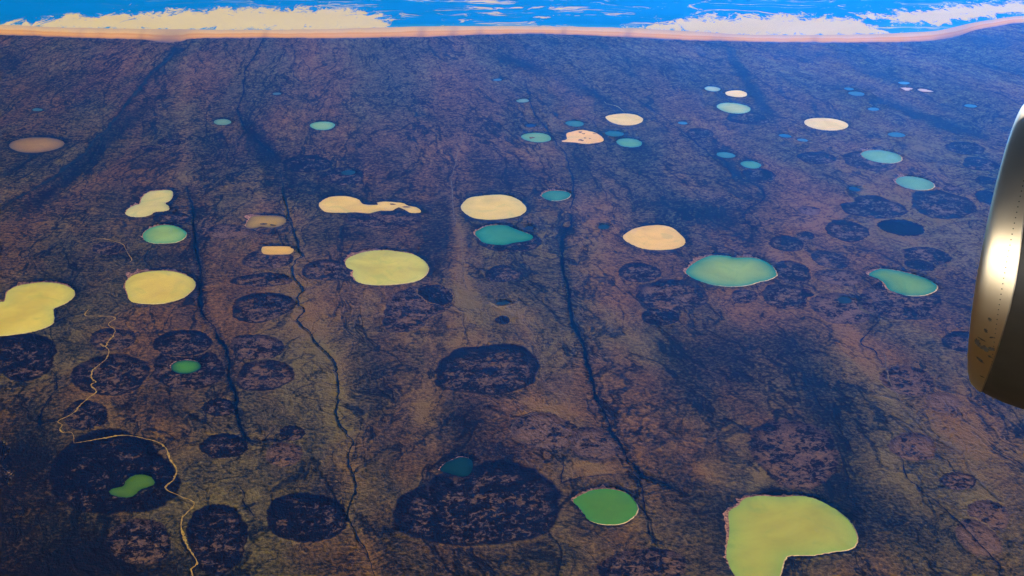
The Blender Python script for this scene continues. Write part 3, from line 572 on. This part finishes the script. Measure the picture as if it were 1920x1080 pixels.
# ------------------------------------------------------------------ dry lake beds
for i, ((pts, rimk, spk, label), poly) in enumerate(zip(BEDS, bed_w)):
    c = poly.mean(0); n = len(poly); T = np.concatenate([np.linspace(.06, .62, 8), np.linspace(.68, 1.0, 10), [1.05, 1.1, 1.15]])
    V = np.concatenate([c[None]] + [c + (poly - c) * k for k in T]); t_ = np.concatenate([[0.], np.repeat(T, n)])
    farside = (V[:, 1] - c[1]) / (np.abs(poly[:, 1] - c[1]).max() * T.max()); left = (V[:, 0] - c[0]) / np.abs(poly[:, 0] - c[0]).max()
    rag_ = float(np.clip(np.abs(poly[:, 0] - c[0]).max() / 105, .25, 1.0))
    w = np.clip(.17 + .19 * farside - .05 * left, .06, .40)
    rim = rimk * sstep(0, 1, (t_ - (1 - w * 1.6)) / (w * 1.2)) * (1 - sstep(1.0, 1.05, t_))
    bas = 1 - sstep(.90, 1.12, t_)
    ring = sstep(.99, 1.05, t_) * (1 - sstep(1.06, 1.14, t_))
    dk, tn = ground_masks(V); zz = height(V) + .35 + .010 * i
    zz = np.where(t_ > 1.12, zz - .28 - .009 * i, zz)
    F = [(0, 1 + k, 1 + (k + 1) % n) for k in range(n)]
    for r in range(len(T) - 1):
        a, b = 1 + r * n, 1 + (r + 1) * n
        F += [(a + k, b + k, b + (k + 1) % n, a + (k + 1) % n) for k in range(n)]
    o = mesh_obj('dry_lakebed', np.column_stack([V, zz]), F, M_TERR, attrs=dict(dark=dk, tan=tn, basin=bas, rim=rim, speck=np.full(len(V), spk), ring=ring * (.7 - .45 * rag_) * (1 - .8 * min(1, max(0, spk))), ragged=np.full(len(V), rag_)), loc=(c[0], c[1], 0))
    if label: tag(o, label, 'dry lakebed', 'dry lake beds scattered over the plain')
    else: tag(o, kind='structure')

# ------------------------------------------------------------------ streams and silt trails
MS = dict(S=M_STREAM, G=M_GREENW, T=M_TANRIV, P=M_TRACK, M=M_TEALV)
for i, ((nm, mt, w, pts), poly) in enumerate(zip(STREAMS, stream_w)):
    rg = np.random.RandomState(200 + i); n = len(poly)
    d = np.gradient(poly, axis=0); nrm = np.stack([-d[:, 1], d[:, 0]], -1); nrm /= np.linalg.norm(nrm, axis=1)[:, None] + 1e-9
    hw = .5 * w * dict(S=.8, G=.62, T=.7, P=.9, M=.8)[mt] * mpp(poly[:, 0], poly[:, 1]) * np.clip(.12 + 1.5 * np.convolve(rg.uniform(0, 1, n + 12) ** 2, np.ones(7) / 7, 'same')[6:6 + n] + rg.uniform(-.25, .25, n), dict(S=.22, G=.55, T=.3, P=.35, M=.3)[mt], 2)
    fade = np.minimum(1, .25 + np.minimum(np.arange(n), np.arange(n)[::-1]) / 14.0); hw = hw * fade
    jl, jr = rg.uniform(.35, 1.7, n), rg.uniform(.35, 1.7, n)
    V = np.concatenate([poly + nrm * (hw * jl)[:, None], poly, poly - nrm * (hw * jr)[:, None]])
    zz = height(V) + 1.5 + .03 * i; F = []
    for r in range(2): F += [(r * n + k, (r + 1) * n + k, (r + 1) * n + k + 1, r * n + k + 1) for k in range(n - 1)]
    if mt in 'SG' and w >= 7:    # short feeder gullies that join the channel
        VV, ZZ = [V], [zz]; off = len(V)
        for b in range(int(n / 6)):
            j = rg.randint(3, n - 3); sgn = rg.choice([-1, 1]); m_ = mpp(*poly[j]); L_ = rg.uniform(14, 62) * m_
            up = d[j] / (np.linalg.norm(d[j]) + 1e-9) * (1 if poly[j][1] < poly[min(j + 1, n - 1)][1] else -1); sd_ = nrm[j] * sgn
            dirn = up * rg.uniform(.5, 1.1) + sd_; dirn /= np.linalg.norm(dirn); pr = np.array([-dirn[1], dirn[0]]); q = 12
            wig = np.cumsum(rg.normal(0, .07, q)) * L_ * .45; pth = poly[j] + dirn * (np.linspace(0, 1, q) * L_)[:, None] + pr * (wig - wig[0])[:, None]
            ww = m_ * rg.uniform(.7, 1.5) * np.linspace(1, .15, q) * rg.uniform(.6, 1.3, q)
            Vb = np.concatenate([pth + pr * ww[:, None], pth - pr * ww[:, None]]); VV.append(Vb); ZZ.append(height(Vb) + 1.4 + .03 * i)
            F += [(off + k, off + q + k, off + q + k + 1, off + k + 1) for k in range(q - 1)]; off += 2 * q
        V, zz = np.concatenate(VV), np.concatenate(ZZ)
    tag(mesh_obj(nm, np.column_stack([V, zz]), F, MS[mt]), kind='structure')

# ------------------------------------------------------------------ lakes
GROUP = 'lakes and ponds scattered over the plain'
for i, ((nm, pts, (c1, c2), bank, label), poly) in enumerate(zip(LAKES, lake_w)):
    c = poly.mean(0); loc = (c[0], c[1], LAKE_Z); n = len(poly)
    root = empty(nm, loc)
    tag(root, label, {'lake': 'lake', 'pond': 'pond', 'salt_pan': 'salt pan', 'mud_pan': 'mud pan'}[nm], GROUP if nm in ('lake', 'pond') else None)
    rr = np.abs(poly - c).max(0); st = max(5.0, rr.max() / 14)
    gx, gy = np.meshgrid(np.arange(c[0] - rr[0], c[0] + rr[0], st), np.arange(c[1] - rr[1], c[1] + rr[1], st))
    gp = np.stack([gx.ravel(), gy.ravel()], -1); gp = gp[inside(gp, poly)]
    if len(gp): gp = gp[seg_dist(gp, poly) > st * .4]
    allp = np.concatenate([poly, gp]) if len(gp) else poly
    res = delaunay_2d_cdt([Vector(q - c) for q in allp], [], [list(range(n))], 1, 1e-4)
    vv = np.array([tuple(v) for v in res[0]]) + c; d = seg_dist(vv, poly); dm = max(d.max(), 1)
    e = np.exp(-d / (dm * .33)); rgn = np.random.RandomState(i)
    near = np.clip((c[1] - vv[:, 1]) / rr[1], 0, 1) ** 2
    c2 = np.maximum(np.array(c1) + 1.45 * (np.array(c2) - np.array(c1)), .001)
    tint = np.array(c1)[None] * (1 - e[:, None]) + c2[None] * e[:, None]
    if c1[0] > 1.5 * c1[2]: tint = tint * np.array([1.0, .93, .75])[None]
    else: tint = tint * np.array([1.05, 1.0, .80])[None]
    if rr.max() < 60 and c1[2] > c1[0]: tint = tint * .62 + .012
    tint = tint * (.84 if c1[0] > 1.5 * c1[2] else .72) * (1 + .12 * near[:, None] * np.array([1.2, .6, 0])[None])
    mesh_obj('water_surface' if nm in ('lake', 'pond') else 'crust', np.column_stack([vv, np.full(len(vv), LAKE_Z + .02 * i)]), [tuple(f) for f in res[2]], M_WATER, root, attrs=dict(tint=tint), loc=loc)
    if bank:
        # crumbled bank along the far and left shore
        sgn = np.roll(poly, -1, 0) - np.roll(poly, 1, 0); nrm = np.stack([sgn[:, 1], -sgn[:, 0]], -1); nrm /= np.linalg.norm(nrm, axis=1)[:, None] + 1e-9
        if ((poly + nrm * 5 - c) ** 2).sum() < ((poly - c) ** 2).sum(): nrm = -nrm
        rg = np.random.RandomState(300 + i); m = mpp(c[0], c[1])
        face = np.clip(nrm[:, 1] * .8 - nrm[:, 0] * .55 - .12, 0, 1)
        lump = np.convolve(rg.uniform(0, 1, n + 20), np.ones(7) / 7, 'same')[10:10 + n]; lump = np.clip((lump - .36) * 4.5, 0, 1.6)
        size = min(1.0, rr.max() / 130)
        wd_ = m * size * face * (1.0 + 12.0 * lump * rg.uniform(.3, 1.3, n)) + .01
        V = np.concatenate([poly - nrm * 1.2, poly + nrm * (wd_ * .5)[:, None], poly + nrm * wd_[:, None]])
        zz = np.maximum(height(V) + .7, LAKE_Z + .5); zz[:n] = LAKE_Z + .2
        F = []
        for r in range(2):
            for k in range(n):
                k2 = (k + 1) % n
                if face[k] > 0 or face[k2] > 0: F.append((r * n + k, (r + 1) * n + k, (r + 1) * n + k2, r * n + k2))
        mesh_obj('crumbled_bank', np.column_stack([V, zz]), F, M_BANK, root, loc=loc)
        back = np.clip(-nrm[:, 1] * .7 + nrm[:, 0] * .5 - .1, 0, 1); wd_ = m * size * 3.0 * back * rg.uniform(.4, 1.3, n) + .01
        V = np.concatenate([poly - nrm * (1 + 1.6 * m * size * back)[:, None], poly + nrm * (wd_ * .6)[:, None]]); zz = np.full(2 * n, LAKE_Z + 1.4); zz[n:] = LAKE_Z + 2.2
        zz[n:] = np.maximum(zz[n:], height(V[n:]) + .5)
        F = [(k, n + k, n + (k + 1) % n, (k + 1) % n) for k in range(n) if back[k] > 0 or back[(k + 1) % n] > 0]
        if nm != 'mud_pan' and i not in (8, 46, 48): mesh_obj('sandy_margin', np.column_stack([V, zz]), F, M_SANDY, root, loc=loc)

# islands and dry flecks that break the surface of two of them
def flecks(rootidx, spots, name, mat):
    c = lake_w[rootidx].mean(0)
    par = [o for o in bpy.data.objects if o.get('label') == LAKES[rootidx][4]][0]
    for px_, py_, a, b in spots:
        w = outline(ell(px_, py_, a, b, 3, wob=.25), .5, 3); cc = w.mean(0); n = len(w)
        V = np.column_stack([np.concatenate([w, [cc]]), np.full(n + 1, LAKE_Z + 1.3)]); V[-1, 2] += 1.0; V[:n, 2] = LAKE_Z + .6 + .02 * rootidx
        mesh_obj(name, V, [(k, (k + 1) % n, n) for k in range(n)], mat, par, loc=(c[0], c[1], LAKE_Z))
M_FLECK = mud_material('brown_fleck', (.05, .035, .025), (.18, .12, .065), 18)
flecks(19, [(997, 257.5, 5, 1.6)], 'islet', M_FLECK)
flecks(15, [(1088, 247, 4, 1.2), (1094, 250, 3, .9), (1089, 262, 5, 1.3), (1097, 258, 2, .8), (1106, 259, 2, .7), (1115, 250, 3, .7)], 'dark_fleck', M_FLECK)
flecks(4, [(494, 419, 7, 1.3), (511, 421, 6, 1.0)], 'dark_fleck', mud_material('wet_fleck', (.015, .02, .025), (.06, .055, .035), 18))
flecks(6, [(736, 382, 6, 1.0), (762, 387, 7, 1.2)], 'islet', M_FLECK)

# ------------------------------------------------------------------ jet engine at the right edge
def metal_material():
    t = NT('polished_lip'); tc = t.n('ShaderNodeTexCoord').outputs['Object']; x, y, z = t.sep(tc)
    ang = t.math('ARCTAN2', y, z)
    br = t.noise(t.xyz(t.math('MULTIPLY', x, 70.0), t.math('MULTIPLY', ang, 3.0)), 1.0, 3, .6)
    bl = t.noise(tc, 6, 4, .6)
    colr = t.mix(bl, (.74, .57, .34), (.84, .68, .44))
    rg_ = t.math('ADD', .25, t.math('ADD', t.math('MULTIPLY', br, .08), t.math('MULTIPLY', bl, .06)))
    return t.bsdf(colr, rg_, .5, 1.0, normal=t.bump(br, .02, .005))
def paint_material():
    t = NT('cowl_paint'); tc = t.n('ShaderNodeTexCoord').outputs['Object']
    n_ = t.noise(t.vmath('MULTIPLY', tc, (2., 9., 9.)), 3, 4, .6)
    return t.bsdf(t.mix(n_, (.010, .008, .006), (.026, .021, .014)), .4, .25)
def plain(name, c, r=.6, m=0.0):
    t = NT(name); n_ = t.noise(t.n('ShaderNodeTexCoord').outputs['Object'], 25, 3)
    return t.bsdf(t.mix(n_, c, tuple(v * .75 for v in c)), r, .3, m)
M_LIP, M_COWL = metal_material(), paint_material()
RAD = 1.10; AXA = 26.0
fwd = Vector((-math.cos(R(AXA)), math.sin(R(AXA)), 0))
eng_c = Vector((3.332, 9.375, H - 4.040))
# local frame: +X runs aft along the nacelle
ex = -fwd; ez = Vector((0, 0, 1)); ey = ez.cross(ex)
EM = Matrix((( ex.x, ey.x, ez.x, eng_c.x), (ex.y, ey.y, ez.y, eng_c.y), (ex.z, ey.z, ez.z, eng_c.z), (0, 0, 0, 1)))
eng = bpy.data.objects.new('jet_engine', None); COL.objects.link(eng); eng.matrix_world = EM; eng.empty_display_size = 1
tag(eng, 'jet engine nacelle with a stained polished metal lip, cut by the right edge', 'jet engine')
def prof(tk):                   # outer radius at distance tk behind the nose of the lip
    return RAD * (.865 + .135 * (1 - max(0, 1 - tk / .75) ** 2) ** .5) if tk < .75 else RAD * (1.0 + .02 * min(1, (tk - .75) / 1.2) - .05 * max(0, (tk - 2.2)) ** 1.3)
def seam(a):                    # the polished lip is broad at the sides and narrow under the chin
    d = abs((math.degrees(a) + 180) % 360 - 180)
    return float(np.interp(d, [0, 30, 40, 50, 60, 70, 80, 90, 100, 110, 120, 130, 140, 150, 160, 170, 180], [.13, .16, .192, .206, .222, .236, .242, .232, .21, .183, .153, .125, .1, .08, .066, .056, .053]))
def revolve(name, pr, mat, seg=192):
    V = []
    for k in range(seg):
        a = 2 * math.pi * k / seg; q = pr(a) if callable(pr) else pr; n = len(q)
        V += [(x, r * math.sin(a), r * math.cos(a)) for x, r in q]
    F = [(k * n + j, k * n + j + 1, ((k + 1) % seg) * n + j + 1, ((k + 1) % seg) * n + j) for k in range(seg) for j in range(n - 1)]
    o = mesh_obj(name, V, F, mat, eng); return o
inner = [(.22 * (j / 12) ** 1.7, RAD * (.865 - .07 * (1 - (1 - j / 12) ** 2) ** .5)) for j in range(12, 0, -1)]
lip_o = revolve('inlet_lip', lambda a: inner + [(seam(a) * (j / 24) ** 1.6, prof(seam(a) * (j / 24) ** 1.6)) for j in range(25)], M_LIP)
revolve('cowl', lambda a: [(seam(a) + .004 + 3.2 * (j / 40) ** 1.3, prof(seam(a) + 3.2 * (j / 40) ** 1.3) - .006) for j in range(41)], M_COWL)
revolve('inlet_duct', [(.22 + 1.0 * j / 6, RAD * (.795 + .01 * j / 6)) for j in range(7)], plain('duct_grey', (.12, .12, .12)))
revolve('lip_seam', lambda a: [(seam(a) - .004, prof(seam(a)) - .002), (seam(a) - .001, prof(seam(a)) + .0025), (seam(a) + .005, prof(seam(a)) + .0015), (seam(a) + .007, prof(seam(a)) - .007)], plain('seam_edge', (.55, .45, .32), .35, 1.0))
# the aircraft's own white flank just behind the window: it shows only as the bright reflection in the lip
def fuselage():
    rad, n, m = 2.9, 72, 60; V, F = [], []
    ctr = Vector((0, 0, H - 1.3)) - Vector((math.sin(R(AXA)), math.cos(R(AXA)), 0)) * (((rad ** 2 - (1.3 / 1.03) ** 2) ** .5) + .14)
    for j in range(m + 1):
        x = -16 + 30 * j / m
        for k in range(n):
            a = 2 * math.pi * k / n; sz = math.sin(a); V.append(ctr + ex * x + ey * (rad * math.cos(a)) + ez * (rad * (1.03 if sz > 0 else 1.32) * sz))
    F = [(j * n + k, j * n + (k + 1) % n, (j + 1) * n + (k + 1) % n, (j + 1) * n + k) for j in range(m) for k in range(n)]
    F += [tuple(range(n)), tuple(range(m * n, m * n + n))]
    tag(mesh_obj('fuselage', V, F, plain('white_skin', (.80, .80, .78), .35)), kind='structure')
fuselage()
# fan face deep in the inlet
revolve('spinner', [(.62 + .42 * (j / 10), .02 + .30 * (j / 10) ** .6) for j in range(11)], plain('spinner_grey', (.05, .05, .055), .4), 48)
V, F = [], []
for k in range(30):
    a = 2 * math.pi * k / 30
    for j in range(6):
        r = .30 + (RAD * .80 - .31) * j / 5; tw = .25 + .5 * j / 5
        for s_, dx in ((-1, 0), (1, 0)):
            a2 = a + s_ * .085; V.append((1.08 + s_ * .09 * tw, r * math.sin(a2), r * math.cos(a2)))
    b0 = k * 12
    F += [(b0 + 2 * j, b0 + 2 * j + 1, b0 + 2 * j + 3, b0 + 2 * j + 2) for j in range(5)]
mesh_obj('fan', V, F, plain('fan_titanium', (.16, .16, .17), .35, 1.0), eng)
def on_lip(tk, a, off=.002):
    r = prof(tk) + off; return (tk, r * math.sin(a), r * math.cos(a))
# rows of flush rivets round the lip
M_RIVET = plain('rivet', (.10, .07, .04), .6)
def rivets(tk, a0, a1, step, rad):
    n = int((a1 - a0) / (step / RAD)); me = None
    for i in range(n):
        a = a0 + (a1 - a0) * (i + .5) / n
        if me is None:
            o = mesh_obj('rivet', [(rad * math.cos(q * .7854), rad * math.sin(q * .7854), 0) for q in range(8)] + [(0, 0, .0006)], [(q, (q + 1) % 8, 8) for q in range(8)], M_RIVET, lip_o, smooth=False); me = o.data
        else:
            o = bpy.data.objects.new('rivet', me); COL.objects.link(o); o.parent = lip_o
        p0, nx = Vector(on_lip(tk, a, .0025)), Vector(on_lip(tk + .02, a, .0025)); dx = (nx - p0).normalized(); dn = dx.cross(Vector((0, math.cos(a), -math.sin(a)))).normalized()
        if dn.dot(Vector((0, math.sin(a), math.cos(a)))) < 0: dn = -dn
        dy_ = dn.cross(dx); o.matrix_local = Matrix(((dx.x, dy_.x, dn.x, p0.x), (dx.y, dy_.y, dn.y, p0.y), (dx.z, dy_.z, dn.z, p0.z), (0, 0, 0, 1)))
rivets(.17, -R(150), -R(25), .036, .0042)
# oil and soot stains on the lower lip
M_STAIN = plain('soot', (.030, .022, .013), .9)
def stain(tk, a, lt, la, rot, seed):
    rg = np.random.RandomState(seed); n = 28; V = [on_lip(tk, a, .003)]; kk = 1 + .35 * rg.uniform(-1, 1, n); c, s_ = math.cos(rot), math.sin(rot)
    for ring in (.25, .5, .75, 1.0):
        for q in range(n):
            th = 2 * math.pi * q / n; u, v = lt * kk[q] * ring * math.cos(th), la * kk[q] * ring * math.sin(th)
            V.append(on_lip(max(.012, tk + u * c - v * s_), a + (u * s_ + v * c) / RAD, .003))
    F = [(0, 1 + q, 1 + (q + 1) % n) for q in range(n)]
    for r in range(3): F += [(1 + r * n + q, 1 + (r + 1) * n + q, 1 + (r + 1) * n + (q + 1) % n, 1 + r * n + (q + 1) % n) for q in range(n)]
    mesh_obj('stain', V, F, M_STAIN, lip_o, smooth=False)
STAINS = [(.068, -R(107), .020, .030, .2, 1), (.115, -R(108), .034, .022, .1, 2), (.160, -R(107), .020, .014, .2, 3), (.090, -R(115), .030, .013, -.45, 4), (.152, -R(111), .012, .010, 0, 5), (.11, -R(125), .016, .006, .2, 6), (.125, -R(95), .011, .014, 0, 7), (.110, -R(100), .011, .014, .3, 8), (.15, -R(102), .016, .006, .3, 9), (.09, -R(104.5), .03, .005, -.2, 10)]
for k, s_ in enumerate(STAINS): stain(*s_[:5], 500 + s_[5])

# ------------------------------------------------------------------ haze: one closed box of even air round everything
def haze():
    t = NT('haze_air'); v = t.n('ShaderNodeVolumePrincipled')
    t.put(v.inputs['Color'], HAZE_COL); v.inputs['Density'].default_value = HAZE_DENS; t.put(v.inputs['Absorption Color'], (1, 1, 1)); v.inputs['Anisotropy'].default_value = HAZE_G
    t.t.links.new(v.outputs[0], t.out.inputs['Volume'])
    a, b, c, d, z0, z1 = -480000, 480000, -30000, 480000, -20.0, H + 12
    V = [(x, y, z) for z in (z0, z1) for y in (c, d) for x in (a, b)]
    o = mesh_obj('haze', V, [(0, 2, 3, 1), (4, 5, 7, 6), (0, 1, 5, 4), (2, 6, 7, 3), (0, 4, 6, 2), (1, 3, 7, 5)], t.m, smooth=False)
    tag(o, kind='stuff')
haze()
